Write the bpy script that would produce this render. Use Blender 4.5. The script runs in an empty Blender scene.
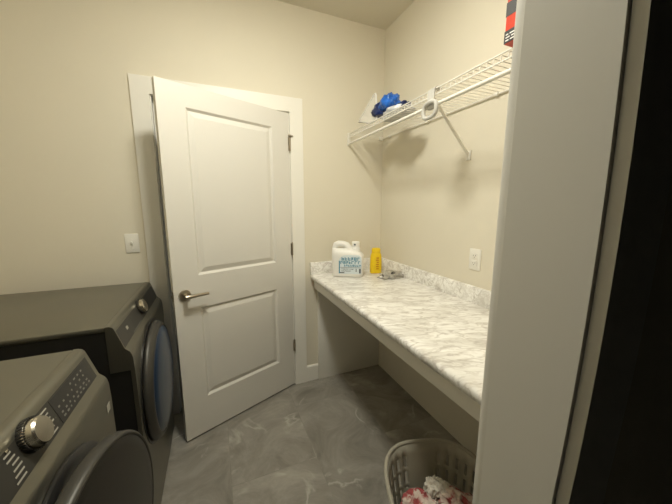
import bpy, bmesh, math, random
from mathutils import Vector, Matrix, noise

SC = bpy.context.scene
COL = SC.collection
PI = math.pi
random.seed(7)

# ------------------------------------------------------------------ materials
def lin(c):
    return tuple(((v / 255) / 12.92 if v / 255 <= 0.04045 else ((v / 255 + 0.055) / 1.055) ** 2.4) for v in c)

def base_mat(name, col, rough=0.5, metal=0.0, spec=0.5, bump=0.0, bscale=60.0, var=0.0, vscale=8.0, trans=0.0, coat=0.0):
    m = bpy.data.materials.new(name)
    m.use_nodes = True
    nt = m.node_tree
    b = nt.nodes['Principled BSDF']
    b.inputs['Roughness'].default_value = rough
    b.inputs['Metallic'].default_value = metal
    b.inputs['Specular IOR Level'].default_value = spec
    b.inputs['Transmission Weight'].default_value = trans
    b.inputs['Coat Weight'].default_value = coat
    b.inputs['Base Color'].default_value = (*col, 1)
    tc = nt.nodes.new('ShaderNodeTexCoord')
    if var > 0:
        n = nt.nodes.new('ShaderNodeTexNoise')
        n.inputs['Scale'].default_value = vscale
        n.inputs['Detail'].default_value = 4
        nt.links.new(tc.outputs['Object'], n.inputs['Vector'])
        r = nt.nodes.new('ShaderNodeValToRGB')
        r.color_ramp.elements[0].position = 0.3
        r.color_ramp.elements[1].position = 0.7
        r.color_ramp.elements[0].color = (*[c * (1 - var) for c in col], 1)
        r.color_ramp.elements[1].color = (*[min(1, c * (1 + var)) for c in col], 1)
        nt.links.new(n.outputs['Fac'], r.inputs['Fac'])
        nt.links.new(r.outputs['Color'], b.inputs['Base Color'])
    if bump > 0:
        n2 = nt.nodes.new('ShaderNodeTexNoise')
        n2.inputs['Scale'].default_value = bscale
        n2.inputs['Detail'].default_value = 3
        nt.links.new(tc.outputs['Object'], n2.inputs['Vector'])
        bp = nt.nodes.new('ShaderNodeBump')
        bp.inputs['Strength'].default_value = bump
        bp.inputs['Distance'].default_value = 0.01
        nt.links.new(n2.outputs['Fac'], bp.inputs['Height'])
        nt.links.new(bp.outputs['Normal'], b.inputs['Normal'])
    return m

M = {}
M['wall'] = base_mat('wall_paint', (0.70, 0.655, 0.545), 0.75, spec=0.25, bump=0.06, bscale=180, var=0.012, vscale=2)
M['ceiling'] = base_mat('ceiling_paint', (0.68, 0.645, 0.55), 0.9, spec=0.1, bump=0.05, bscale=120, var=0.01, vscale=2)
M['trim'] = base_mat('white_trim_paint', (0.79, 0.77, 0.71), 0.38, spec=0.4, var=0.01, vscale=3)
M['door'] = base_mat('white_door_paint', (0.69, 0.67, 0.62), 0.42, spec=0.4, bump=0.02, bscale=90, var=0.008, vscale=3)
M['nickel'] = base_mat('satin_nickel', (0.46, 0.41, 0.33), 0.28, metal=1.0, var=0.03, vscale=30)
M['dark_gap'] = base_mat('dark_rubber', (0.02, 0.02, 0.02), 0.7, var=0.1)
M['rubber_white'] = base_mat('white_rubber', (0.8, 0.78, 0.7), 0.6, var=0.02)
M['plastic_white'] = base_mat('white_plastic', (0.78, 0.76, 0.70), 0.35, var=0.01)
M['wire'] = base_mat('white_vinyl_wire', (0.76, 0.74, 0.68), 0.35, var=0.01)
M['hook'] = base_mat('grey_white_plastic', (0.50, 0.49, 0.46), 0.4, var=0.02)
M['steel'] = base_mat('graphite_steel', (0.205, 0.195, 0.157), 0.36, metal=0.78, var=0.03, vscale=3)
M['steel_side'] = base_mat('black_side_steel', (0.018, 0.017, 0.015), 0.5, var=0.05)
M['steel_ring'] = base_mat('dark_steel_ring', (0.055, 0.052, 0.045), 0.45, metal=0.4, var=0.03)
M['chrome'] = base_mat('brushed_chrome', (0.62, 0.58, 0.50), 0.25, metal=1.0, var=0.05, vscale=40)
M['glass_blue'] = base_mat('tinted_blue_glass', (0.007, 0.024, 0.058), 0.3, spec=0.4, coat=0.0, var=0.03)
M['glass_black'] = base_mat('smoked_black_glass', (0.022, 0.020, 0.017), 0.35, spec=0.35, var=0.03)
M['panel_black'] = base_mat('black_panel', (0.025, 0.024, 0.023), 0.3, var=0.03)
M['panel_dark'] = base_mat('dark_graphite_panel', (0.055, 0.052, 0.045), 0.4, metal=0.3, var=0.03)
M['ink_light'] = base_mat('pale_print', (0.40, 0.385, 0.335), 0.5, var=0.02)
M['ink_dim'] = base_mat('dim_print', (0.20, 0.195, 0.175), 0.5, var=0.02)
M['jug'] = base_mat('white_jug_plastic', (0.80, 0.79, 0.76), 0.35, var=0.01)
M['label_white'] = base_mat('label_paper', (0.66, 0.73, 0.77), 0.4, var=0.03, vscale=20)
M['label_blue'] = base_mat('label_blue_ink', (0.07, 0.24, 0.36), 0.4, var=0.1, vscale=60)
M['ink_grey'] = base_mat('label_grey_ink', (0.10, 0.11, 0.13), 0.4, var=0.1, vscale=60)
M['yellow'] = base_mat('yellow_plastic', (0.80, 0.56, 0.008), 0.35, var=0.05, vscale=25)
M['yellow_dark'] = base_mat('orange_print', (0.55, 0.22, 0.005), 0.4, var=0.1, vscale=50)
M['blue_bag'] = base_mat('blue_film', (0.008, 0.12, 0.52), 0.3, var=0.4, vscale=14, coat=0.3)
M['navy_bag'] = base_mat('navy_film', (0.006, 0.02, 0.10), 0.3, var=0.4, vscale=20)
M['grey_film'] = base_mat('grey_white_film', (0.52, 0.53, 0.55), 0.3, var=0.2, vscale=18)
M['clear_film'] = base_mat('milky_film', (0.70, 0.69, 0.66), 0.3, var=0.03)
M['foil'] = base_mat('grey_foil', (0.50, 0.48, 0.44), 0.3, metal=0.5, var=0.25, vscale=50, bump=0.4, bscale=60)
M['red_box'] = base_mat('red_card', (0.55, 0.055, 0.03), 0.45, var=0.08, vscale=30)
M['black_card'] = base_mat('black_card', (0.03, 0.028, 0.03), 0.45, var=0.05)
M['white_card'] = base_mat('white_card', (0.75, 0.73, 0.70), 0.45, var=0.03)
M['basket'] = base_mat('beige_plastic', (0.36, 0.335, 0.27), 0.45, var=0.02)
M['cloth_white'] = base_mat('white_cloth', (0.72, 0.68, 0.60), 0.9, spec=0.1, var=0.08, vscale=15, bump=0.3, bscale=200)
M['door_back'] = M['door']

def see_film_mat():
    m = base_mat('see_through_film', (0.80, 0.79, 0.76), 0.25)
    nt = m.node_tree; b = nt.nodes['Principled BSDF']
    b.inputs['Alpha'].default_value = 0.35
    return m
M['see_film'] = see_film_mat()

def cloth_red_mat():
    m = base_mat('red_patterned_cloth', (0.5, 0.1, 0.1), 0.9, spec=0.1, bump=0.3, bscale=200)
    nt = m.node_tree; b = nt.nodes['Principled BSDF']
    tc = nt.nodes.new('ShaderNodeTexCoord')
    v = nt.nodes.new('ShaderNodeTexNoise'); v.inputs['Scale'].default_value = 24; v.inputs['Detail'].default_value = 2
    nt.links.new(tc.outputs['Object'], v.inputs['Vector'])
    r = nt.nodes.new('ShaderNodeValToRGB'); e = r.color_ramp.elements
    e[0].position = 0.43; e[0].color = (0.36, 0.085, 0.085, 1)
    e[1].position = 0.55; e[1].color = (0.68, 0.57, 0.50, 1)
    nt.links.new(v.outputs['Fac'], r.inputs['Fac'])
    nt.links.new(r.outputs['Color'], b.inputs['Base Color'])
    return m
M['cloth_red'] = cloth_red_mat()

def floor_mat():
    m = base_mat('grey_stone_tile', (0.2, 0.19, 0.17), 0.42, spec=0.45)
    nt = m.node_tree; b = nt.nodes['Principled BSDF']; L = nt.links.new
    tc = nt.nodes.new('ShaderNodeTexCoord')
    mp = nt.nodes.new('ShaderNodeMapping'); mp.inputs['Rotation'].default_value = (0, 0, math.radians(90))
    L(tc.outputs['Object'], mp.inputs['Vector'])
    br = nt.nodes.new('ShaderNodeTexBrick')
    br.inputs['Color1'].default_value = (0.16, 0.16, 0.16, 1); br.inputs['Color2'].default_value = (0.86, 0.86, 0.86, 1)
    br.inputs['Mortar'].default_value = (0.4, 0.4, 0.4, 1)
    br.inputs['Scale'].default_value = 1.0; br.inputs['Mortar Size'].default_value = 0.0016
    br.inputs['Mortar Smooth'].default_value = 0.2
    br.inputs['Brick Width'].default_value = 0.914; br.inputs['Row Height'].default_value = 0.457
    L(mp.outputs['Vector'], br.inputs['Vector'])
    # every tile gets its own slice of the stone pattern
    mul = nt.nodes.new('ShaderNodeVectorMath'); mul.operation = 'MULTIPLY_ADD'
    L(br.outputs['Color'], mul.inputs[0]); mul.inputs[1].default_value = (3.0, 5.0, 7.0)
    L(tc.outputs['Object'], mul.inputs[2])
    n1 = nt.nodes.new('ShaderNodeTexNoise'); n1.inputs['Scale'].default_value = 3.0; n1.inputs['Detail'].default_value = 7
    n1.inputs['Roughness'].default_value = 0.7; n1.inputs['Distortion'].default_value = 1.2
    L(mul.outputs[0], n1.inputs['Vector'])
    r1 = nt.nodes.new('ShaderNodeValToRGB'); e = r1.color_ramp.elements
    e[0].position = 0.30; e[0].color = (0.165, 0.153, 0.130, 1)
    e[1].position = 0.72; e[1].color = (0.365, 0.34, 0.295, 1)
    L(n1.outputs['Fac'], r1.inputs['Fac'])
    # thin pale veins along the zero line of a distorted noise
    n2 = nt.nodes.new('ShaderNodeTexNoise'); n2.inputs['Scale'].default_value = 2.1; n2.inputs['Detail'].default_value = 5
    n2.inputs['Distortion'].default_value = 0.9
    L(mul.outputs[0], n2.inputs['Vector'])
    sub = nt.nodes.new('ShaderNodeMath'); sub.operation = 'SUBTRACT'; sub.inputs[1].default_value = 0.5
    ab = nt.nodes.new('ShaderNodeMath'); ab.operation = 'ABSOLUTE'
    L(n2.outputs['Fac'], sub.inputs[0]); L(sub.outputs[0], ab.inputs[0])
    r2 = nt.nodes.new('ShaderNodeValToRGB'); e = r2.color_ramp.elements
    e[0].position = 0.0; e[0].color = (0.55, 0.55, 0.55, 1); e[1].position = 0.022; e[1].color = (0, 0, 0, 1)
    L(ab.outputs[0], r2.inputs['Fac'])
    n3 = nt.nodes.new('ShaderNodeTexNoise'); n3.inputs['Scale'].default_value = 5
    L(mul.outputs[0], n3.inputs['Vector'])
    r3 = nt.nodes.new('ShaderNodeValToRGB'); e = r3.color_ramp.elements
    e[0].position = 0.48; e[0].color = (0, 0, 0, 1); e[1].position = 0.62; e[1].color = (1, 1, 1, 1)
    L(n3.outputs['Fac'], r3.inputs['Fac'])
    mm = nt.nodes.new('ShaderNodeMath'); mm.operation = 'MULTIPLY'
    L(r2.outputs['Color'], mm.inputs[0]); L(r3.outputs['Color'], mm.inputs[1])
    mx = nt.nodes.new('ShaderNodeMixRGB'); mx.inputs['Color2'].default_value = (0.56, 0.53, 0.47, 1)
    L(mm.outputs[0], mx.inputs['Fac']); L(r1.outputs['Color'], mx.inputs['Color1'])
    mg = nt.nodes.new('ShaderNodeMixRGB'); mg.inputs['Color2'].default_value = (0.15, 0.14, 0.12, 1)
    mf = nt.nodes.new('ShaderNodeMath'); mf.operation = 'MULTIPLY'; mf.inputs[1].default_value = 0.22
    L(br.outputs['Fac'], mf.inputs[0]); L(mf.outputs[0], mg.inputs['Fac'])
    L(mx.outputs['Color'], mg.inputs['Color1'])
    L(mg.outputs['Color'], b.inputs['Base Color'])
    bp = nt.nodes.new('ShaderNodeBump'); bp.inputs['Strength'].default_value = 0.12; bp.inputs['Distance'].default_value = 0.01
    L(n1.outputs['Fac'], bp.inputs['Height']); L(bp.outputs['Normal'], b.inputs['Normal'])
    return m
M['floor'] = floor_mat()

def marble_mat():
    m = base_mat('marble_laminate', (0.7, 0.68, 0.62), 0.28, spec=0.5)
    nt = m.node_tree; b = nt.nodes['Principled BSDF']; L = nt.links.new
    tc = nt.nodes.new('ShaderNodeTexCoord')
    m1 = nt.nodes.new('ShaderNodeMapping'); m1.inputs['Rotation'].default_value = (0, 0, math.radians(24))
    mp = nt.nodes.new('ShaderNodeMapping'); mp.inputs['Scale'].default_value = (0.42, 1.15, 1.0)
    L(tc.outputs['Object'], m1.inputs['Vector']); L(m1.outputs['Vector'], mp.inputs['Vector'])
    def vein(scale, width, seed, dist):
        n = nt.nodes.new('ShaderNodeTexNoise'); n.noise_dimensions = '4D'
        n.inputs['W'].default_value = seed; n.inputs['Scale'].default_value = scale
        n.inputs['Detail'].default_value = 4; n.inputs['Distortion'].default_value = dist
        L(mp.outputs['Vector'], n.inputs['Vector'])
        s = nt.nodes.new('ShaderNodeMath'); s.operation = 'SUBTRACT'; s.inputs[1].default_value = 0.5
        a = nt.nodes.new('ShaderNodeMath'); a.operation = 'ABSOLUTE'
        L(n.outputs['Fac'], s.inputs[0]); L(s.outputs[0], a.inputs[0])
        r = nt.nodes.new('ShaderNodeValToRGB'); e = r.color_ramp.elements
        e[0].position = 0; e[0].color = (1, 1, 1, 1); e[1].position = width; e[1].color = (0, 0, 0, 1)
        L(a.outputs[0], r.inputs['Fac'])
        return r.outputs['Color']
    v1 = vein(12.0, 0.032, 1.3, 0.8); v2 = vein(24.0, 0.06, 5.1, 0.8)
    n0 = nt.nodes.new('ShaderNodeTexNoise'); n0.inputs['Scale'].default_value = 11; n0.inputs['Detail'].default_value = 5
    L(mp.outputs['Vector'], n0.inputs['Vector'])
    r0 = nt.nodes.new('ShaderNodeValToRGB'); e = r0.color_ramp.elements
    e[0].position = 0.32; e[0].color = (0.62, 0.60, 0.56, 1); e[1].position = 0.54; e[1].color = (0.84, 0.83, 0.80, 1)
    L(n0.outputs['Fac'], r0.inputs['Fac'])
    def layer(prev, fac, col, amt):
        k = nt.nodes.new('ShaderNodeMath'); k.operation = 'MULTIPLY'; k.inputs[1].default_value = amt
        L(fac, k.inputs[0])
        x = nt.nodes.new('ShaderNodeMixRGB'); x.inputs['Color2'].default_value = (*col, 1)
        L(k.outputs[0], x.inputs['Fac']); L(prev, x.inputs['Color1'])
        return x.outputs['Color']
    c = layer(r0.outputs['Color'], v2, (0.42, 0.38, 0.33), 0.40)
    c = layer(c, v1, (0.36, 0.32, 0.28), 0.55)
    L(c, b.inputs['Base Color'])
    return m
M['marble'] = marble_mat()

def emit_mat(name, col, s):
    m = bpy.data.materials.new(name); m.use_nodes = True
    nt = m.node_tree; nt.nodes.clear()
    o = nt.nodes.new('ShaderNodeOutputMaterial'); e = nt.nodes.new('ShaderNodeEmission')
    e.inputs['Color'].default_value = (*col, 1); e.inputs['Strength'].default_value = s
    nt.links.new(e.outputs[0], o.inputs['Surface'])
    return m

# ------------------------------------------------------------------ geometry helpers
def box(bm, x0, x1, y0, y1, z0, z1, bev=0.0, seg=2, mtx=None):
    vs = [bm.verts.new((x, y, z)) for x in (x0, x1) for y in (y0, y1) for z in (z0, z1)]
    idx = [(0, 1, 3, 2), (4, 6, 7, 5), (0, 4, 5, 1), (2, 3, 7, 6), (0, 2, 6, 4), (1, 5, 7, 3)]
    fs = [bm.faces.new([vs[i] for i in f]) for f in idx]
    out = vs
    if bev > 0:
        es = list({e for f in fs for e in f.edges})
        r = bmesh.ops.bevel(bm, geom=es + vs, offset=bev, segments=seg, affect='EDGES', profile=0.5)
        out = list({v for f in r['faces'] for v in f.verts} | {v for v in vs if v.is_valid})
    if mtx is not None:
        bmesh.ops.transform(bm, matrix=mtx, verts=[v for v in out if v.is_valid])
    return out

def tube(bm, pts, r, seg=8, caps=True, closed=False):
    pts = [Vector(p) for p in pts]
    n = len(pts)
    rings = []
    up = None
    for i, p in enumerate(pts):
        if closed:
            t = (pts[(i + 1) % n] - pts[i - 1]).normalized()
        else:
            t = (pts[min(i + 1, n - 1)] - pts[max(i - 1, 0)]).normalized()
        if up is None:
            a = Vector((0, 0, 1)) if abs(t.z) < 0.9 else Vector((1, 0, 0))
            up = (a - t * a.dot(t)).normalized()
        else:
            up = (up - t * up.dot(t)).normalized()
        s = t.cross(up)
        rr = r[i] if isinstance(r, (list, tuple)) else r
        rings.append([bm.verts.new(p + (up * math.cos(2 * PI * k / seg) + s * math.sin(2 * PI * k / seg)) * rr) for k in range(seg)])
    m = n if closed else n - 1
    for i in range(m):
        a, b = rings[i], rings[(i + 1) % n]
        for k in range(seg):
            bm.faces.new((a[k], a[(k + 1) % seg], b[(k + 1) % seg], b[k]))
    if caps and not closed:
        bm.faces.new(rings[0][::-1]); bm.faces.new(rings[-1])
    return [v for r_ in rings for v in r_]

def lathe(bm, prof, seg=48, mtx=None):
    """prof = [(radius, height)] turned about local Z"""
    rings = []
    for r, h in prof:
        if r < 1e-6:
            rings.append([bm.verts.new((0, 0, h))])
        else:
            rings.append([bm.verts.new((r * math.cos(2 * PI * k / seg), r * math.sin(2 * PI * k / seg), h)) for k in range(seg)])
    for a, b in zip(rings[:-1], rings[1:]):
        for k in range(seg):
            k2 = (k + 1) % seg
            if len(a) == 1 and len(b) == 1:
                continue
            if len(a) == 1:
                bm.faces.new((a[0], b[k2], b[k]))
            elif len(b) == 1:
                bm.faces.new((a[k], a[k2], b[0]))
            else:
                bm.faces.new((a[k], a[k2], b[k2], b[k]))
    vs = [v for r in rings for v in r]
    if mtx is not None:
        bmesh.ops.transform(bm, matrix=mtx, verts=vs)
    return vs

def prism(bm, poly, a0, a1, axis='y', mtx=None):
    """poly in the two other axes (in order), extruded along axis"""
    def P(u, v, w):
        return {'x': (w, u, v), 'y': (u, w, v), 'z': (u, v, w)}[axis]
    A = [bm.verts.new(P(u, v, a0)) for u, v in poly]
    B = [bm.verts.new(P(u, v, a1)) for u, v in poly]
    n = len(poly)
    bm.faces.new(A); bm.faces.new(B[::-1])
    for i in range(n):
        bm.faces.new((A[i], B[i], B[(i + 1) % n], A[(i + 1) % n]))
    vs = A + B
    if mtx is not None:
        bmesh.ops.transform(bm, matrix=mtx, verts=vs)
    return vs

def loft(bm, levels, seg=40, power=4.0):
    """levels = [(z, half width x, half depth y, cx, cy)] with superellipse sections"""
    rings = []
    for lv in levels:
        z, hx, hy = lv[:3]
        cx = lv[3] if len(lv) > 3 else 0; cy = lv[4] if len(lv) > 4 else 0
        ring = []
        for k in range(seg):
            t = 2 * PI * k / seg
            c, s = math.cos(t), math.sin(t)
            d = (abs(c) ** power + abs(s) ** power) ** (-1 / power)
            ring.append(bm.verts.new((cx + hx * c * d, cy + hy * s * d, z)))
        rings.append(ring)
    for a, b in zip(rings[:-1], rings[1:]):
        for k in range(seg):
            bm.faces.new((a[k], a[(k + 1) % seg], b[(k + 1) % seg], b[k]))
    bm.faces.new(rings[0][::-1]); bm.faces.new(rings[-1])

def crumple(bm, sx, sy, sz, seed, amp=0.35, freq=2.2, sub=4, flat=-0.55, mtx=None):
    r = bmesh.ops.create_icosphere(bm, subdivisions=sub, radius=1.0)
    vs = r['verts']
    off = Vector((seed * 3.1, seed * 1.7, seed * 2.3))
    for v in vs:
        p = v.co.copy()
        d = 1 + amp * (noise.noise(p * freq + off) + 0.6 * abs(noise.noise(p * freq * 2.1 + off)) + 0.35 * noise.noise(p * freq * 4.5 + off))
        q = p * d
        if q.z < flat:
            q.z = flat
        v.co = (q.x * sx, q.y * sy, (q.z - flat) * sz)
    if mtx is not None:
        bmesh.ops.transform(bm, matrix=mtx, verts=vs)
    return vs

def finish(name, bm, mat, parent=None, smooth=True, angle=35):
    bmesh.ops.recalc_face_normals(bm, faces=bm.faces)
    me = bpy.data.meshes.new(name)
    bm.to_mesh(me); bm.free()
    me.materials.append(mat)
    if smooth:
        for p in me.polygons:
            p.use_smooth = True
        me.set_sharp_from_angle(angle=math.radians(angle))
    o = bpy.data.objects.new(name, me)
    COL.objects.link(o)
    if parent is not None:
        o.parent = parent
    return o

def tag(o, label=None, cat=None, group=None, kind=None):
    if label: o['label'] = label
    if cat: o['category'] = cat
    if group: o['group'] = group
    if kind: o['kind'] = kind
    return o

def thing(name, label, cat, loc=(0, 0, 0), rz=0.0, group=None, kind=None):
    o = bpy.data.objects.new(name, None)
    o.empty_display_size = 0.05
    COL.objects.link(o)
    o.location = loc; o.rotation_euler = (0, 0, rz)
    return tag(o, label, cat, group, kind)

def NB():
    return bmesh.new()

def struct(name, bm, mat, label, cat='room', smooth=False):
    return tag(finish(name, bm, mat, None, smooth), label, cat, kind='structure')

# ------------------------------------------------------------------ dimensions (metres)
XR, YB, CE = 1.291, 2.092, 2.74          # right wall, back wall, ceiling
XL = -1.27                               # left wall (behind the machines)
YF0, YF1 = 0.182, 0.298                  # front wall: hall face, room face
OX0, OX1, OZ = -0.296, 0.520, 2.058      # back doorway opening
JX = 0.40                                # right jamb face of the near doorway
JXL = -0.37

# ------------------------------------------------------------------ the setting
bm = NB(); box(bm, XL - .1, XR + .1, -1.6, 3.6, -0.05, 0.0)
struct('floor', bm, M['floor'], 'grey stone-look tile floor with pale veins', 'floor')
bm = NB(); box(bm, XL - .1, XR + .1, YF0, YB + .115, CE, CE + .06)
struct('ceiling', bm, M['ceiling'], 'plain cream ceiling', 'ceiling')
bm = NB(); box(bm, XR, XR + .1, YF0, YB + .115, 0, CE)
struct('wall_right', bm, M['wall'], 'cream painted wall behind the marble counter and wire shelf', 'wall')
bm = NB(); box(bm, XL - .1, XL, YF0, YB + .115, 0, CE)
struct('wall_left', bm, M['wall'], 'cream painted wall behind the washer and dryer', 'wall')
bm = NB()
box(bm, XL, OX0 - .018, YB, YB + .115, 0, CE)
box(bm, OX1 + .018, XR, YB, YB + .115, 0, CE)
box(bm, OX0 - .018, OX1 + .018, YB, YB + .115, OZ + .018, CE)
struct('wall_back', bm, M['wall'], 'cream painted wall around the white panel door', 'wall')
bm = NB()
box(bm, XL, JXL - .018, YF0, YF1, 0, CE)
box(bm, JX + .018, XR, YF0, YF1, 0, CE)
box(bm, JXL - .018, JX + .018, YF0, YF1, 2.09, CE)
struct('wall_front', bm, M['wall'], 'cream painted wall around the near doorway', 'wall')

# back door jamb + casing
bm = NB()
box(bm, OX0 - .018, OX0, YB - .002, YB + .117, 0, OZ + .018)
box(bm, OX1, OX1 + .018, YB - .002, YB + .117, 0, OZ + .018)
box(bm, OX0, OX1, YB - .002, YB + .117, OZ, OZ + .018)
# stop strips the door closes against
box(bm, OX0, OX0 + .010, YB + .045, YB + .08, 0, OZ)
box(bm, OX1 - .010, OX1, YB + .045, YB + .08, 0, OZ)
box(bm, OX0 + .010, OX1 - .010, YB + .045, YB + .08, OZ - .010, OZ)
struct('trim_1', bm, M['trim'], 'white jamb lining the doorway of the white panel door', 'trim')
CF = YB - .016
bm = NB()
cw = .094
box(bm, OX0 - .006 - cw, OX0 - .006, CF, YB, 0, OZ + .006)
box(bm, OX1 + .006, OX1 + .006 + cw, CF, YB, 0, OZ + .006)
box(bm, OX0 - .006 - cw, OX1 + .006 + cw, CF, YB, OZ + .006, OZ + .006 + cw)
struct('trim_2', bm, M['trim'], 'flat white casing around the white panel door', 'trim', True)
bm = NB()
prism(bm, [(YB, 0), (YB - .013, 0), (YB - .013, .122), (YB - .006, .132), (YB, .132)], OX1 + .006 + cw, .719, 'x')
struct('baseboard_back', bm, M['trim'], 'short white baseboard between door casing and counter panel', 'baseboard')

# near doorway: jamb whose hall edge bows by about a centimetre, room casing, hall casing
zs = [0, .5, .9] + [.98 + .05 * i for i in range(15)] + [1.85, 2.08]
def yb(z):
    d = min(1.0, abs(z - 1.38) / .36)
    return .1830 + .0095 * d * d
bm = NB()
poly = [(YF1 + .001, 0), (YF1 + .001, 2.08)] + [(yb(z), z) for z in reversed(zs)]
prism(bm, poly, JX, JX + .018, 'x')
box(bm, JXL - .018, JXL, YF0, YF1, 0, 2.08)
box(bm, JXL - .018, JX + .018, YF0 + .012, YF1, 2.08, 2.09)
struct('trim_3', bm, M['trim'], 'wide white jamb board of the near doorway at the right', 'trim')
bm = NB()
box(bm, JX + .002, JX + .094, YF1, YF1 + .0170, 0, 2.085, .003)
box(bm, JXL - .094, JXL - .004, YF1, YF1 + .015, 0, 2.085, .003)
box(bm, JXL - .094, JX + .094, YF1, YF1 + .015, 2.085, 2.175, .003)
struct('trim_4', bm, M['trim'], 'white casing on the room side of the near doorway', 'trim', True)
bm = NB()
A = [(yb(z) - .0012, z) for z in zs]; B = [(yb(z) - .0155, z) for z in zs]
prism(bm, A + B[::-1], JX + .006, JX + .10, 'x')
struct('trim_5', bm, M['trim'], 'white casing on the unlit hall side of the near doorway', 'trim')

# room beyond the open door
bm = NB()
box(bm, XL - .1, XL, YB + .115, 3.6, 0, CE)
box(bm, XR, XR + .1, YB + .115, 3.6, 0, CE)
box(bm, XL - .1, XR + .1, 3.6, 3.7, 0, CE)
struct('wall_beyond', bm, M['wall'], 'walls of the room beyond the white door', 'wall')
bm = NB(); box(bm, XL - .1, XR + .1, YB + .115, 3.7, CE, CE + .06)
struct('ceiling_beyond', bm, M['ceiling'], 'ceiling of the room beyond the white door', 'ceiling')

# ------------------------------------------------------------------ the panel door
DW, DH, DT = .813, 2.052, .035
door = thing('door_1', 'white two-panel interior door standing ajar into the room', 'door', (.518, CF + .003, .012), math.radians(180 + 22.8), kind='structure')
bm = NB()
H = DH - .012
panels = [(.137, .676, 1.008, 1.928), (.137, .676, .235, .812)]
# front face: stiles and rails around the two recessed, raised-field panels
xs = [0, panels[0][0], panels[0][1], DW]
zsd = [0, panels[1][2], panels[1][3], panels[0][2], panels[0][3], H]
def fv(x, y, z):
    return bm.verts.new((x, y, z))
for i in range(3):
    for j in range(5):
        if i == 1 and j in (1, 3):
            continue
        bm.faces.new([fv(xs[i], 0, zsd[j]), fv(xs[i + 1], 0, zsd[j]), fv(xs[i + 1], 0, zsd[j + 1]), fv(xs[i], 0, zsd[j + 1])])
for (a, b_, c, d) in panels:
    rings = []
    for ins, dep in ((0, 0), (.003, -.002), (.013, -.011), (.017, -.011), (.042, -.0035), (.047, -.003)):
        rings.append([fv(a + ins, dep, c + ins), fv(b_ - ins, dep, c + ins), fv(b_ - ins, dep, d - ins), fv(a + ins, dep, d - ins)])
    for r1, r2 in zip(rings[:-1], rings[1:]):
        for k in range(4):
            bm.faces.new((r1[k], r1[(k + 1) % 4], r2[(k + 1) % 4], r2[k]))
    bm.faces.new(rings[-1])
q = [fv(0, 0, 0), fv(DW, 0, 0), fv(DW, 0, H), fv(0, 0, H)]
w = [fv(0, -DT, 0), fv(DW, -DT, 0), fv(DW, -DT, H), fv(0, -DT, H)]
for k in range(4):
    bm.faces.new((q[k], q[(k + 1) % 4], w[(k + 1) % 4], w[k]))
bm.faces.new(w)
bmesh.ops.remove_doubles(bm, verts=bm.verts, dist=1e-5)
finish('door_panel', bm, M['door'], door, False)
# lever handle
hd = NB()
UX, UZ = .757, .905
lathe(hd, [(0, 0), (.033, 0), (.033, .005), (.030, .010), (.014, .011), (.012, .040), (.0, .040)], 32, Matrix.Translation((UX, 0, UZ)) @ Matrix.Rotation(-PI / 2, 4, 'X'))
handle = finish('door_handle', hd, M['nickel'], door)
lb = NB()
pts = [(UX + .012, .047, UZ), (UX, .049, UZ), (UX - .03, .050, UZ), (UX - .07, .050, UZ), (UX - .115, .048, UZ - .001)]
vs = tube(lb, pts, [.011, .0125, .011, .0095, .009], 12)
for v in vs:
    v.co.z = UZ + (v.co.z - UZ) * .95
finish('lever', lb, M['nickel'], handle)
# latch face on the free edge
bm = NB(); box(bm, DW - .0005, DW + .0015, -.030, -.005, UZ - .028, UZ + .028, .0005)
box(bm, DW, DW + .008, -.024, -.011, UZ - .008, UZ + .008, .002)
finish('latch_plate', bm, M['nickel'], door)
# three hinges, the top one with a pin door stop
for hz in (1.835, 1.09, .325):
    bm = NB()
    tube(bm, [(-.004, .007, hz - .045), (-.004, .007, hz + .045)], .0065, 12)
    lathe(bm, [(0, .045), (.005, .046), (.004, .052), (0, .053)], 12, Matrix.Translation((-.004, .007, hz)))
    box(bm, .0, .007, -.0005, .0018, hz - .044, hz + .044)
    hg = finish('hinge', bm, M['nickel'], door)
    if hz > 1.5:
        bm = NB()
        tube(bm, [(-.004, .007, hz + .056), (.012, .022, hz + .056), (.022, .034, hz + .056)], .005, 10)
        tube(bm, [(-.004, .007, hz + .056), (-.022, .020, hz + .056)], .0045, 10)
        lathe(bm, [(0, -.006), (.012, -.006), (.012, .006), (0, .006)], 16, Matrix.Translation((-.004, .007, hz + .056)))
        st = finish('door_stop', bm, M['nickel'], hg)
# ------------------------------------------------------------------ wall plates
sw = thing('light_switch', 'white toggle light switch on wall left of the door', 'light switch', (-.469, YB, 1.195))
bm = NB(); box(bm, -.036, .036, -.006, 0, -.058, .058, .003)
finish('switch_plate', bm, M['plastic_white'], sw)
bm = NB(); box(bm, -.006, .006, -.016, -.004, -.006, .014, .002, mtx=Matrix.Rotation(math.radians(12), 4, 'X'))
finish('toggle', bm, M['plastic_white'], sw)
for z in (-.03, .03):
    bm = NB(); lathe(bm, [(0, .002), (.0025, .0015), (.003, 0)], 10, Matrix.Translation((0, -.006, z)) @ Matrix.Rotation(PI / 2, 4, 'X'))
    finish('screw', bm, M['plastic_white'], sw)
ot = thing('power_outlet', 'white double power outlet on wall above the marble counter', 'outlet', (XR, 1.118, 1.134))
bm = NB(); box(bm, -.006, 0, -.037, .037, -.058, .058, .003)
finish('outlet_plate', bm, M['plastic_white'], ot)
for z in (-.020, .020):
    bm = NB(); box(bm, -.009, -.005, -.017, .017, z - .014, z + .014, .002)
    rc = finish('receptacle', bm, M['plastic_white'], ot)
    bm = NB()
    box(bm, -.0095, -.0085, -.008, -.006, z - .002, z + .007)
    box(bm, -.0095, -.0085, .006, .008, z - .002, z + .006)
    box(bm, -.0095, -.0085, -.002, .002, z - .009, z - .005)
    finish('slot', bm, M['dark_gap'], rc)

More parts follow.
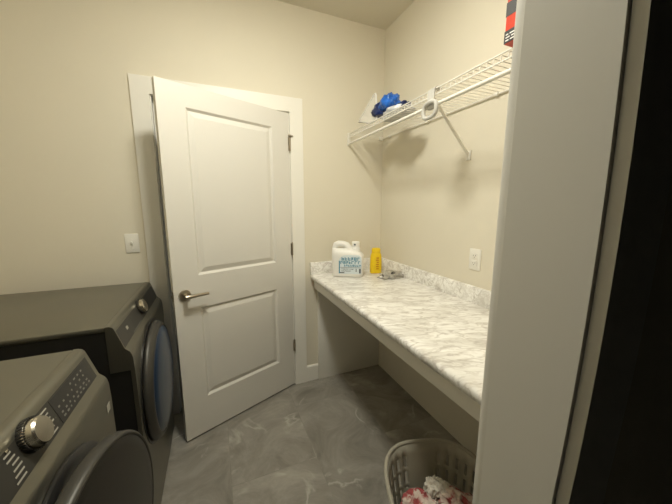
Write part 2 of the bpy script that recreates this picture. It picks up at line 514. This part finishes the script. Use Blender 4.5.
# ------------------------------------------------------------------ counter
CX, CZ, YC0 = .664, .895, YF1 + .016
ct = thing('countertop', 'long marble-patterned laminate counter along the right wall', 'countertop', (0, 0, 0))
bm = NB()
prof = [(XR, CZ), (CX + .018, CZ), (CX + .007, CZ - .003), (CX + .0015, CZ - .010), (CX, CZ - .019), (CX + .0015, CZ - .030), (CX + .006, CZ - .038), (XR, CZ - .038)]
prism(bm, prof, YC0, YB - .0005, 'y')
finish('worktop', bm, M['marble'], ct, True, 50)
bm = NB()
prism(bm, [(XR, CZ), (XR, CZ + .092), (XR - .012, CZ + .092), (XR - .019, CZ + .086), (XR - .019, CZ)], YC0, YB, 'y')
finish('backsplash', bm, M['marble'], ct, True, 50)
bm = NB()
prism(bm, [(YB, CZ), (YB, CZ + .092), (YB - .012, CZ + .092), (YB - .019, CZ + .086), (YB - .019, CZ)], CX, XR - .019, 'x')
finish('backsplash', bm, M['marble'], ct, True, 50)
bm = NB(); box(bm, CX + .022, CX + .041, YC0, YB - .021, CZ - .107, CZ - .038, .002)
finish('front_apron', bm, M['trim'], ct)
bm = NB(); box(bm, .720, XR - .001, YB - .020, YB - .0005, 0, CZ - .038, .0015)
finish('support_panel', bm, M['trim'], ct)

# ------------------------------------------------------------------ wire shelf
SX0, SX1, SZ = .985, 1.285, 1.953
SY0, SY1 = YF1 + .02, YB - .004
sh = thing('wire_shelf', 'white ventilated wire shelf with hanging rod on the right wall', 'shelf', (0, 0, 0))
bm = NB()
yy = SY0 + .012
while yy < SY1:
    tube(bm, [(SX1, yy, SZ), (SX0 + .004, yy, SZ), (SX0 - .002, yy, SZ - .006), (SX0 - .002, yy, SZ - .024)], .0016, 6)
    yy += .0300
finish('wire_deck', bm, M['wire'], sh)
for (x, z, r) in ((SX0, SZ + .005, .0032), (SX0, SZ - .022, .0032)):
    bm = NB(); tube(bm, [(x, SY0, z), (x, SY1, z)], r, 8)
    finish('front_wire', bm, M['wire'], sh)
bm = NB(); tube(bm, [(SX1 - .004, SY0, SZ - .006), (SX1 - .004, SY1, SZ - .006)], .0042, 8)
finish('back_rod', bm, M['wire'], sh)
bm = NB(); tube(bm, [(SX0, SY0, SZ - .066), (SX0, SY1, SZ - .066)], .0085, 12)
finish('hanging_rod', bm, M['wire'], sh)
bm = NB()
for (y) in (1.21,):
    a, b_ = Vector((SX0 + .004, y - .045, SZ - .025)), Vector((XR - .006, y, 1.69))
    tube(bm, [a, b_], .0075, 10)
    box(bm, XR - .008, XR, y - .014, y + .014, 1.665, 1.715, .002)
    lathe(bm, [(0, .004), (.006, .003), (.006, 0)], 10, Matrix.Translation((XR - .008, y, 1.705)) @ Matrix.Rotation(-PI / 2, 4, 'Y'))
finish('support_brace', bm, M['wire'], sh)
# flat plastic hook that hangs the rod from the shelf: strap, then an open loop
hb = NB()
def strap(pts, y0, y1, th):
    """flat band following pts (x,z) with given width in y"""
    L_, R_ = [], []
    n = len(pts)
    for i, (x, z) in enumerate(pts):
        t = Vector((pts[min(i + 1, n - 1)][0] - pts[max(i - 1, 0)][0], pts[min(i + 1, n - 1)][1] - pts[max(i - 1, 0)][1])).normalized()
        L_.append((x - t.y * th / 2, z + t.x * th / 2)); R_.append((x + t.y * th / 2, z - t.x * th / 2))
    prism(hb, L_ + R_[::-1], y0, y1, 'y')
HY = 1.16
strap([(SX0 + .030, SZ + .006), (SX0 + .004, SZ + .013), (SX0 - .010, SZ + .004), (SX0 - .012, SZ - .03), (SX0 - .013, SZ - .066)], HY - .022, HY + .022, .005)
loop = [(SX0 + .000 + .013 * math.cos(math.radians(a)), SZ - .066 + .013 * math.sin(math.radians(a))) for a in range(180, 361, 20)]
strap(loop, HY - .022, HY + .022, .005)
finish('rod_hook', hb, M['hook'], sh)
hb = NB()
ring = []
for k in range(24):
    t = 2 * PI * k / 24
    c, s = math.cos(t), math.sin(t)
    d = (abs(c) ** 3 + abs(s) ** 3) ** (-1 / 3)
    ring.append((SX0 - .020, HY - .004 + .044 * c * d, SZ - .088 + .034 * s * d))
tube(hb, ring, .0095, 10, closed=True)
finish('hook_loop', hb, M['hook'], sh)
bm = NB(); box(bm, SX0 - .010, SX0 + .014, YB - .014, YB, SZ - .080, SZ + .014, .004)
finish('end_bracket', bm, M['wire'], sh)
bm = NB(); box(bm, SX1 - .03, SX1 + .004, YB - .012, YB, SZ - .018, SZ + .010, .003)
finish('end_bracket', bm, M['wire'], sh)
for y in (.62, 1.06, 1.55, 1.98):
    bm = NB(); box(bm, SX1 - .012, XR, y - .009, y + .009, SZ - .014, SZ + .002, .003)
    finish('wall_clip', bm, M['wire'], sh)

# ------------------------------------------------------------------ things on the shelf
ZT = SZ + .0022
bm = NB()
crumple(bm, .075, .125, .038, 3, amp=.28, freq=2.0)
o = tag(finish('plastic_package', bm, M['grey_film'], None, True, 80), 'crumpled grey-white plastic package under the blue bag on the shelf', 'package')
o.location = (1.075, 1.57, ZT)
bg = thing('plastic_bag', 'crumpled bright blue plastic bag on the wire shelf', 'bag', (1.055, 1.66, ZT + .055))
bm = NB()
crumple(bm, .056, .072, .056, 14, amp=.42, freq=1.9, mtx=Matrix.Translation((.0, -.015, .005)))
finish('bag_body', bm, M['blue_bag'], bg, True, 80)
bm = NB()
crumple(bm, .030, .075, .018, 17, amp=.45, freq=2.2, mtx=Matrix.Translation((.005, -.135, -.022)))
finish('bag_tail', bm, M['navy_bag'], bg, True, 80)
bm = NB()
crumple(bm, .045, .055, .052, 5, amp=.34, freq=1.8, mtx=Matrix.Translation((-.015, .07, -.015)))
finish('bag_fold', bm, M['navy_bag'], bg, True, 80)
po = thing('plastic_pouch', 'pale pointed see-through pouch standing at the wall end of the shelf', 'pouch', (1.0, 1.805, ZT), math.radians(8))
po.rotation_euler = (0, math.radians(5), math.radians(8))
pl = [(.120, .050), (.114, .066), (-.030, .188), (-.046, .192), (-.056, .180), (-.088, .012), (-.02, .008)]
bm = NB(); prism(bm, pl, -.003, .003, 'x')
finish('pouch_film', bm, M['see_film'], po)
bm = NB(); tube(bm, [(0, y, z) for y, z in pl], .0045, 8, closed=True)
finish('pouch_seam', bm, M['clear_film'], po)

rb = thing('carton', 'red and black carton at the near end of the wire shelf', 'box', (.940, .662, ZT + .002))
bm = NB(); box(bm, 0, .20, -.11, .105, 0, .28, .002)
finish('carton_body', bm, M['red_box'], rb)
bm = NB(); box(bm, -.0008, .2008, -.1108, .1058, .084, .126)
finish('black_band', bm, M['black_card'], rb)
bm = NB(); box(bm, -.0008, .2008, -.1108, .1058, .002, .040)
wl = finish('printed_band', bm, M['black_card'], rb)
bm = NB()
rr = random.Random(3)
for z in (.008, .017, .026):
    y = .10
    while y > -.10:
        l = rr.uniform(.008, .022)
        box(bm, -.0014, -.0006, y - l, y, z, z + .0035)
        y -= l + .005
finish('small_print', bm, M['white_card'], wl, False)

# ------------------------------------------------------------------ things on the counter
jug = thing('detergent_jug', 'white plastic detergent jug with a blue label on the counter', 'jug', (.916, 1.940, CZ), math.radians(-31))
jug.scale = (1.05, 1.05, 1.0)
bm = NB()
W, D = .112, .062
loft(bm, [(0, W - .012, D - .012), (.004, W - .004, D - .004), (.012, W, D), (.160, W, D), (.176, W - .007, D - .001, -.007), (.194, W - .021, D - .008, -.021), (.206, W - .040, D - .018, -.038), (.212, W - .055, D - .030, -.050)], 56, 5)
finish('jug_body', bm, M['jug'], jug, True, 40)
bm = NB()
tube(bm, [(-W + .020, 0, .12), (-W + .020, 0, .215), (-W + .028, 0, .236), (-.068, 0, .243), (-.035, 0, .243), (-.012, 0, .235), (.002, 0, .215), (.010, 0, .18)], [.021, .022, .024, .024, .023, .024, .028, .032], 16)
finish('jug_handle', bm, M['jug'], jug)
bm = NB()
lathe(bm, [(0, .16), (.034, .16), (.032, .205), (.029, .218), (.027, .220), (.027, .258), (.024, .262), (0, .262)], 28, Matrix.Translation((.056, 0, 0)))
cap = finish('jug_cap', bm, M['jug'], jug)
bm = NB(); box(bm, .045, .058, -.0285, -.0262, .236, .248, .001)
finish('cap_mark', bm, M['ink_grey'], cap)
def arch(x0, x1, z0, z1, r):
    p = [(x0, z0), (x1, z0), (x1, z1 - r)]
    for k in range(1, 7):
        a = k / 6 * PI / 2
        p.append((x1 - r + r * math.cos(a), z1 - r + r * math.sin(a)))
    for k in range(0, 7):
        a = PI / 2 + k / 6 * PI / 2
        p.append((x0 + 2 * r + 2 * r * math.cos(a), z1 - 2 * r + 2 * r * math.sin(a)))
    return p
bm = NB(); prism(bm, arch(-.058, .102, .028, .168, .026), -D - .0012, -D + .006, 'y')
lab = finish('jug_label', bm, M['label_white'], jug, False)
bm = NB(); rr = random.Random(5)
def glyphs(bm, x0, x1, z0, z1, y, rr, wmin, wmax):
    """unreadable letter-like strokes"""
    x = x0
    h = z1 - z0
    t = h * .24
    while x < x1 - wmin:
        w_ = min(rr.uniform(wmin, wmax), x1 - x)
        box(bm, x, x + t, y - .0008, y, z0, z1)
        k = rr.random()
        if k < .7: box(bm, x + t, x + w_, y - .0008, y, z1 - t, z1)
        if k > .3: box(bm, x + t, x + w_, y - .0008, y, z0 + h * .4, z0 + h * .4 + t)
        if k > .5: box(bm, x + t, x + w_, y - .0008, y, z0, z0 + t)
        if .2 < k < .8: box(bm, x + w_ - t, x + w_, y - .0008, y, z0 + t, z1 - t)
        x += w_ + t * .9
glyphs(bm, -.038, .088, .128, .152, -D - .0012, rr, .012, .02)
glyphs(bm, -.046, .096, .102, .124, -D - .0012, rr, .012, .02)
glyphs(bm, -.02, .098, .082, .098, -D - .0012, rr, .009, .015)
box(bm, -.057, -.049, -D - .002, -D - .0012, .03, .125)
finish('label_lettering', bm, M['label_blue'], lab, False)
bm = NB()
box(bm, -.046, .100, -D - .002, -D - .0012, .074, .077)
glyphs(bm, -.040, .050, .060, .067, -D - .0012, rr, .004, .008)
glyphs(bm, -.040, .030, .046, .053, -D - .0012, rr, .004, .008)
box(bm, -.052, -.018, -D - .002, -D - .0012, .032, .040)
box(bm, .062, .068, -D - .002, -D - .0012, .044, .068); box(bm, .085, .098, -D - .002, -D - .0012, .034, .068)
finish('label_small_print', bm, M['ink_grey'], lab, False)

yl = thing('yellow_bottle', 'small yellow plastic bottle on the counter beside the white jug', 'bottle', (1.155, 1.93, CZ), math.radians(-14))
bm = NB()
loft(bm, [(0, .040, .022), (.004, .045, .026), (.05, .046, .027), (.10, .045, .026), (.135, .043, .025), (.152, .039, .023), (.160, .034, .021)], 36, 3.2)
finish('bottle_body', bm, M['yellow'], yl)
bm = NB()
loft(bm, [(.158, .030, .020), (.162, .034, .022), (.190, .034, .022), (.198, .030, .019), (.201, .020, .012)], 32, 3.0)
finish('bottle_cap', bm, M['yellow'], yl)
bm = NB()
rr = random.Random(9)
for i in range(6):
    z = .035 + i * .017
    box(bm, -.004 + rr.uniform(-.004, .004), .016, -.0278, -.026, z, z + .008)
finish('bottle_print', bm, M['yellow_dark'], yl, False)

tp = thing('foil_packet', 'small crumpled grey packet lying flat on the counter', 'packet', (1.195, 1.765, CZ), math.radians(8))
bm = NB()
crumple(bm, .098, .062, .036, 21, amp=.38, freq=2.2, flat=-.35)
finish('packet_body', bm, M['foil'], tp, True, 60)
bm = NB(); crumple(bm, .020, .014, .012, 8, amp=.3, mtx=Matrix.Translation((-.012, -.030, .028)))
finish('packet_seal', bm, M['panel_dark'], tp, True, 60)

# ------------------------------------------------------------------ washer and dryer
MW = .686; MD = .77
E2 = Vector((-.024, 0, .072)).normalized(); EN = Vector((.072, 0, .024)).normalized(); P0 = Vector((-.024, 0, .890))
SL = .0759
def slope_box(bm, y0, y1, t0, t1, h0, h1, bev=0.0):
    """box on the tilted control panel: y across, t up the slope (0..1), h along its normal"""
    m = Matrix(((0, E2.x, EN.x, P0.x), (1, 0, 0, 0), (0, E2.z, EN.z, P0.z), (0, 0, 0, 1)))
    box(bm, y0, y1, t0 * SL, t1 * SL, h0, h1, bev, mtx=m)
RX = Matrix.Rotation(PI / 2, 4, 'Y')      # lathe axis Z -> +X

def machine(name, label, cat, loc, KY=0.0):
    t = thing(name, label, cat, loc)
    # cabinet sides behind, front fascia and lid ahead
    hy = MW / 2
    bm = NB()
    prism(bm, [(-MD, .02), (-.0145, .02), (-.0145, .799), (-.0785, .799), (-.0785, .962), (-MD, .962)], -hy + .003, hy - .003, 'y')
    cab = finish('cabinet', bm, M['steel_side'], t)
    bm = NB()
    outer = [(0, .03), (0, .80), (-.002, .850), (-.005, .866), (-.010, .876), (-.024, .890), (-.048, .964), (-.051, .973), (-.057, .980), (-.066, .983), (-.078, .983)]
    inner = [(-.078, .80), (-.014, .80), (-.014, .03)]
    prism(bm, outer + inner, -hy, hy, 'y')
    fas = finish('front_panel', bm, M['steel'], t, True, 40)
    bm = NB(); box(bm, -MD, -.0785, -hy, hy, .963, .983, .004)
    finish('lid', bm, M['steel'], t)
    for sx in (-MD + .06, -.09):
        for sy in (-hy + .06, hy - .06):
            bm = NB(); lathe(bm, [(0, 0), (.022, 0), (.022, .008), (.010, .012), (.010, .022), (0, .022)], 16, Matrix.Translation((sx, sy, 0)))
            finish('foot', bm, M['dark_gap'], t)
    # hole in the front panel and cabinet
    c = NB(); lathe(c, [(0, -.28), (.172, -.28), (.172, .2), (0, .2)], 64, Matrix.Translation((0, 0, .62)) @ RX)
    bmesh.ops.recalc_face_normals(c, faces=c.faces)
    cm = bpy.data.meshes.new('cut'); c.to_mesh(cm); c.free()
    co = bpy.data.objects.new('cut', cm); COL.objects.link(co)
    for ob in (cab, fas):
        md = ob.modifiers.new('b', 'BOOLEAN'); md.operation = 'DIFFERENCE'; md.object = co; md.solver = 'EXACT'
        dg = bpy.context.evaluated_depsgraph_get()
        nm = bpy.data.meshes.new_from_object(ob.evaluated_get(dg))
        ob.modifiers.clear(); ob.data = nm
        nm.set_sharp_from_angle(angle=math.radians(35))
    bpy.data.objects.remove(co)
    # knob with knurled skirt
    k = NB()
    km = Matrix(((0, E2.x, EN.x, P0.x + E2.x * SL * .72), (1, 0, 0, KY), (0, E2.z, EN.z, P0.z + E2.z * SL * .72), (0, 0, 0, 1)))
    lathe(k, [(0, 0), (.034, 0), (.034, .008), (.0315, .010), (.0305, .024), (.027, .028), (0, .029)], 40, km)
    kn = finish('control_knob', k, M['chrome'], t)
    k = NB()
    for i in range(36):
        a = 2 * PI * i / 36
        box(k, .0335, .0360, -.0020, .0022, .001, .012, mtx=km @ Matrix.Rotation(a, 4, 'Z'))
    finish('knob_grip', k, M['panel_black'], kn, False)
    return t

def slope_panel(t):
    bm = NB(); slope_box(bm, -.335, .325, .02, .98, 0, .0008)
    return finish('control_strip', bm, M['panel_dark'], t, False)

# washer
wa = machine('washing_machine', 'dark graphite front-load washer with ajar round door, nearest the camera', 'washing machine', (-.347, .736, 0), .012)
cs = slope_panel(wa)
bm = NB(); slope_box(bm, .105, .300, .06, .94, .0008, .0016)
dp = finish('display', bm, M['panel_black'], cs, False)
bm = NB(); rr = random.Random(2)
for (y0, t0, n, st) in ((.12, .16, 9, .019), (.12, .30, 8, .021), (.12, .52, 7, .024), (.20, .72, 4, .022)):
    for i in range(n):
        y = y0 + i * st
        w_ = rr.uniform(.004, .010)
        slope_box(bm, y, y + w_, t0, t0 + .06, .0016, .0020)
finish('display_marks', bm, M['ink_dim'], dp, False)
bm = NB()
for i in range(6):
    t0 = .84 - i * .145
    y1 = -.034 - .003 * abs(i - 2.5)
    slope_box(bm, y1 - [.020, .024, .020, .026, .028, .030][i], y1, t0, t0 + .045, .0008, .0013)
finish('panel_lettering', bm, M['ink_light'], cs, False)
bm = NB()
for i in range(6):
    t0 = .84 - i * .145
    y0 = .056 - .003 * abs(i - 2.5)
    slope_box(bm, y0, y0 + [.040, .034, .030, .034, .028, .036][i], t0, t0 + .045, .0008, .0013)
finish('panel_lettering', bm, M['ink_light'], cs, False)
bm = NB(); slope_box(bm, -.052, -.044, .90, .98, .0008, .003, .001)
finish('power_button', bm, M['chrome'], cs)
# gasket and drum seen through the opening
bm = NB()
lathe(bm, [(.230, .0), (.232, .008), (.222, .014), (.205, .014), (.185, .006), (.172, -.02), (.165, -.06), (.172, -.08), (.171, -.085)], 64, Matrix.Translation((0, 0, .62)) @ RX)
finish('door_gasket', bm, M['panel_black'], wa)
bm = NB()
lathe(bm, [(.1715, -.08), (.171, -.26), (0, -.275)], 48, Matrix.Translation((0, 0, .62)) @ RX)
finish('drum', bm, M['dark_gap'], wa)
bm = NB(); box(bm, .0, .020, -.262, -.232, .56, .68, .004)
finish('door_hinge', bm, M['chrome'], wa)
bm = NB(); box(bm, .0005, .0015, .292, .318, .775, .800, .0)
finish('badge', bm, M['ink_light'], wa, False)
# the door, hinged at the near side and swung out a few degrees
AJ = math.radians(8.5)
dm = Matrix.Translation((.012, -.284, 0)) @ Matrix.Rotation(-AJ, 4, 'Z') @ Matrix.Translation((.046, .226, .636)) @ RX
bm = NB(); R_ = .262
lathe(bm, [(.150, -.050), (.215, -.046), (.240, -.040), (R_ - .004, -.034), (R_, -.028), (R_, -.010), (R_ - .002, -.005), (R_ - .006, -.001), (R_ - .010, -.001), (R_ - .012, -.003)], 96, dm)
wd = finish('door_ring', bm, M['steel_ring'], wa, True, 50)
bm = NB()
lathe(bm, [(R_ - .0115, -.004), (R_ - .016, -.001), (.225, 0.0), (.20, .003), (.12, .007), (.05, .009), (0, .0095)], 96, dm)
finish('door_glass', bm, M['glass_black'], wd, True, 60)
bm = NB()
lathe(bm, [(.152, -.050), (.150, -.09), (.12, -.12), (.06, -.135), (0, -.14)], 64, dm)
finish('door_bowl', bm, M['glass_black'], wd, True, 60)

# dryer
dr = machine('clothes_dryer', 'dark graphite clothes dryer with blue-tinted round door, beside the back wall', 'dryer', (-.315, 1.583, 0))
cs = slope_panel(dr)
bm = NB(); slope_box(bm, .105, .300, .06, .94, .0008, .0016)
finish('display', bm, M['panel_black'], cs, False)
bm = NB(); slope_box(bm, -.245, -.225, .50, .68, .0008, .0014)
finish('badge', bm, M['ink_light'], cs, False)
bm = NB(); slope_box(bm, -.20, -.06, .06, .09, .0008, .0014)
finish('panel_line', bm, M['ink_dim'], cs, False)
bm = NB()
lathe(bm, [(.288, .0), (.288, .003), (.280, .0035), (.19, .003), (.171, -.01), (.170, -.08)], 64, Matrix.Translation((0, -.035, .588)) @ RX)
finish('door_seat', bm, M['panel_black'], dr)
dm = Matrix.Translation((.002, -.035, .588)) @ RX
bm = NB()
lathe(bm, [(.16, 0), (.262, .0), (.274, .004), (.276, .012), (.273, .020), (.262, .032), (.252, .038), (.247, .038), (.244, .034)], 96, dm)
dd = finish('door_ring', bm, M['steel_ring'], dr, True, 60)
bm = NB()
lathe(bm, [(.2455, .034), (.236, .042), (.21, .049), (.15, .056), (.07, .060), (0, .061)], 96, dm)
finish('door_glass', bm, M['glass_blue'], dd, True, 60)
bm = NB(); lathe(bm, [(0, -.004), (.011, -.004), (.011, .004), (0, .005)], 16, Matrix.Translation((.038, -.236, .69)) @ RX)
finish('door_button', bm, M['chrome'], dd)

# ------------------------------------------------------------------ laundry basket
BW, BL, BH = .44, .60, .30
bk = thing('laundry_basket', 'beige slotted plastic laundry basket on the floor by the counter', 'basket', (.765, .680, 0), math.radians(-18))
def ring_pts(w, l, N, p=3.0):
    dense = []
    for k in range(1440):
        t = 2 * PI * k / 1440
        c, q = math.cos(t), math.sin(t)
        d = (abs(c) ** p + abs(q) ** p) ** (-1 / p)
        dense.append((w / 2 * c * d, l / 2 * q * d))
    ln = [0]
    for k in range(1440):
        a, b_ = dense[k], dense[(k + 1) % 1440]
        ln.append(ln[-1] + math.hypot(b_[0] - a[0], b_[1] - a[1]))
    out, j = [], 0
    for k in range(N):
        t = ln[-1] * k / N
        while ln[j + 1] < t: j += 1
        f = (t - ln[j]) / (ln[j + 1] - ln[j])
        a, b_ = dense[j], dense[(j + 1) % 1440]
        out.append((a[0] + (b_[0] - a[0]) * f, a[1] + (b_[1] - a[1]) * f))
    return out
bm = NB()
N = 120
rows = [0, .03, .055, .062, .100, .107, .125, .132, .170, .177, .195, .202, .240, .247, .30]
grid = []
for z in rows:
    f = .80 + .20 * (z / BH)
    grid.append([bm.verts.new((x, y, z)) for x, y in ring_pts(BW * f, BL * f, N)])
for j in range(len(rows) - 1):
    for k in range(N):
        p = grid[j][k].co
        mid_end = abs(p.x) < BW * .17 and abs(p.y) > BL * .33
        if j in (2, 3, 4, 6, 7, 8, 10, 11, 12) and k % 3 == 0 and not mid_end:
            continue
        bm.faces.new((grid[j][k], grid[j][(k + 1) % N], grid[j + 1][(k + 1) % N], grid[j + 1][k]))
bm.faces.new(grid[0][::-1])
bo = finish('basket_body', bm, M['basket'], bk, True, 60)
md = bo.modifiers.new('thick', 'SOLIDIFY'); md.thickness = .003; md.offset = 0
bm = NB()
tube(bm, [(x, y, BH) for x, y in ring_pts(BW + .010, BL + .010, 96)], .0085, 10, closed=True)
finish('basket_rim', bm, M['basket'], bk)

def folds(bm, sx, sy, sz, seed):
    """soft cloth heap: rounded lump with winding ridges"""
    vs = bmesh.ops.create_icosphere(bm, subdivisions=5, radius=1.0)['verts']
    off = Vector((seed * 4.7, seed * 2.9, seed * 1.3))
    for v in vs:
        p = v.co.copy()
        q = p * 1.7 + off
        wv = Vector((noise.noise(q), noise.noise(q + Vector((7, 0, 0))), noise.noise(q + Vector((0, 9, 0)))))
        r = 1 - abs(noise.noise(p * 2.2 + off + wv * 1.3)) * 2.0
        d = 1 + .26 * noise.noise(p * 1.5 + off) + .34 * (r - .5)
        k = p * d
        k.z = max(k.z, -.6)
        v.co = (k.x * sx, k.y * sy, (k.z + .6) * sz)

def cloth(label, mat, lx, ly, z, sx, sy, sz, seed, cat='laundry'):
    bm = NB()
    folds(bm, sx, sy, sz, seed)
    o = tag(finish('crumpled_clothing', bm, M[mat], None, True, 80), label, cat, 'clothes in the laundry basket')
    a = math.radians(-18)
    o.location = (.765 + lx * math.cos(a) - ly * math.sin(a), .680 + lx * math.sin(a) + ly * math.cos(a), z)
    o.rotation_euler = (0, 0, a + seed)
    return o
cloth('red and white patterned garment at the left side of the basket', 'cloth_red', -.080, .10, .125, .066, .075, .055, 2)
cloth('red and white patterned garment at the right side of the basket', 'cloth_red', .085, .09, .125, .068, .075, .058, 4)
cloth('plain white garment at the centre of the basket', 'cloth_white', -.005, .02, .125, .085, .075, .055, 6)
cloth('grey-white crumpled towel behind the other clothes in the basket', 'cloth_white', .030, .175, .115, .055, .045, .060, 9)
cloth('large pale garment filling the bottom of the basket', 'cloth_white', .0, .0, .006, .112, .165, .085, 12)

# ------------------------------------------------------------------ lights
LP = (.21, .95)
lf = thing('ceiling_light', 'round white flush ceiling light in the middle of the ceiling', 'ceiling light', (LP[0], LP[1], CE))
bm = NB(); lathe(bm, [(.0, 0), (.150, 0), (.150, -.022), (.140, -.030), (0, -.030)], 48)
finish('fixture_ring', bm, M['plastic_white'], lf)
bm = NB(); lathe(bm, [(.139, -.0295), (.138, -.037), (.130, -.044), (.10, -.052), (.05, -.056), (0, -.057)], 48)
finish('diffuser', bm, emit_mat('lamp_diffuser', (1.0, .978, .85), 40.0), lf)

wl = bpy.data.lights.new('window_daylight', 'AREA'); wl.shape = 'RECTANGLE'; wl.size = .8; wl.size_y = 1.0
wl.energy = 0.55; wl.color = (.55, .75, 1.0)
wo = bpy.data.objects.new('window_daylight', wl); COL.objects.link(wo)
wo.location = (-.6, 3.5, 1.5); wo.rotation_euler = (math.radians(-90), 0, 0)

w = bpy.data.worlds.new('world'); SC.world = w; w.use_nodes = True
w.node_tree.nodes['Background'].inputs['Color'].default_value = (0, 0, 0, 1)
w.node_tree.nodes['Background'].inputs['Strength'].default_value = 0

# ------------------------------------------------------------------ camera
cd = bpy.data.cameras.new('camera'); cam = bpy.data.objects.new('camera', cd); COL.objects.link(cam)
cd.sensor_fit = 'HORIZONTAL'; cd.sensor_width = 36; cd.lens = 287.68 / 672 * 36
cd.clip_start = .01
cam.location = (0, 0, 1.4217)
cam.rotation_euler = (PI / 2 - .1599, 0, -.3993)
SC.camera = cam

vs = SC.view_settings
vs.view_transform = 'Standard'; vs.look = 'None'; vs.gamma = 1; vs.use_curve_mapping = False
vs.exposure = 1.84
SC.cycles.diffuse_bounces = 10
SC.cycles.max_bounces = 14
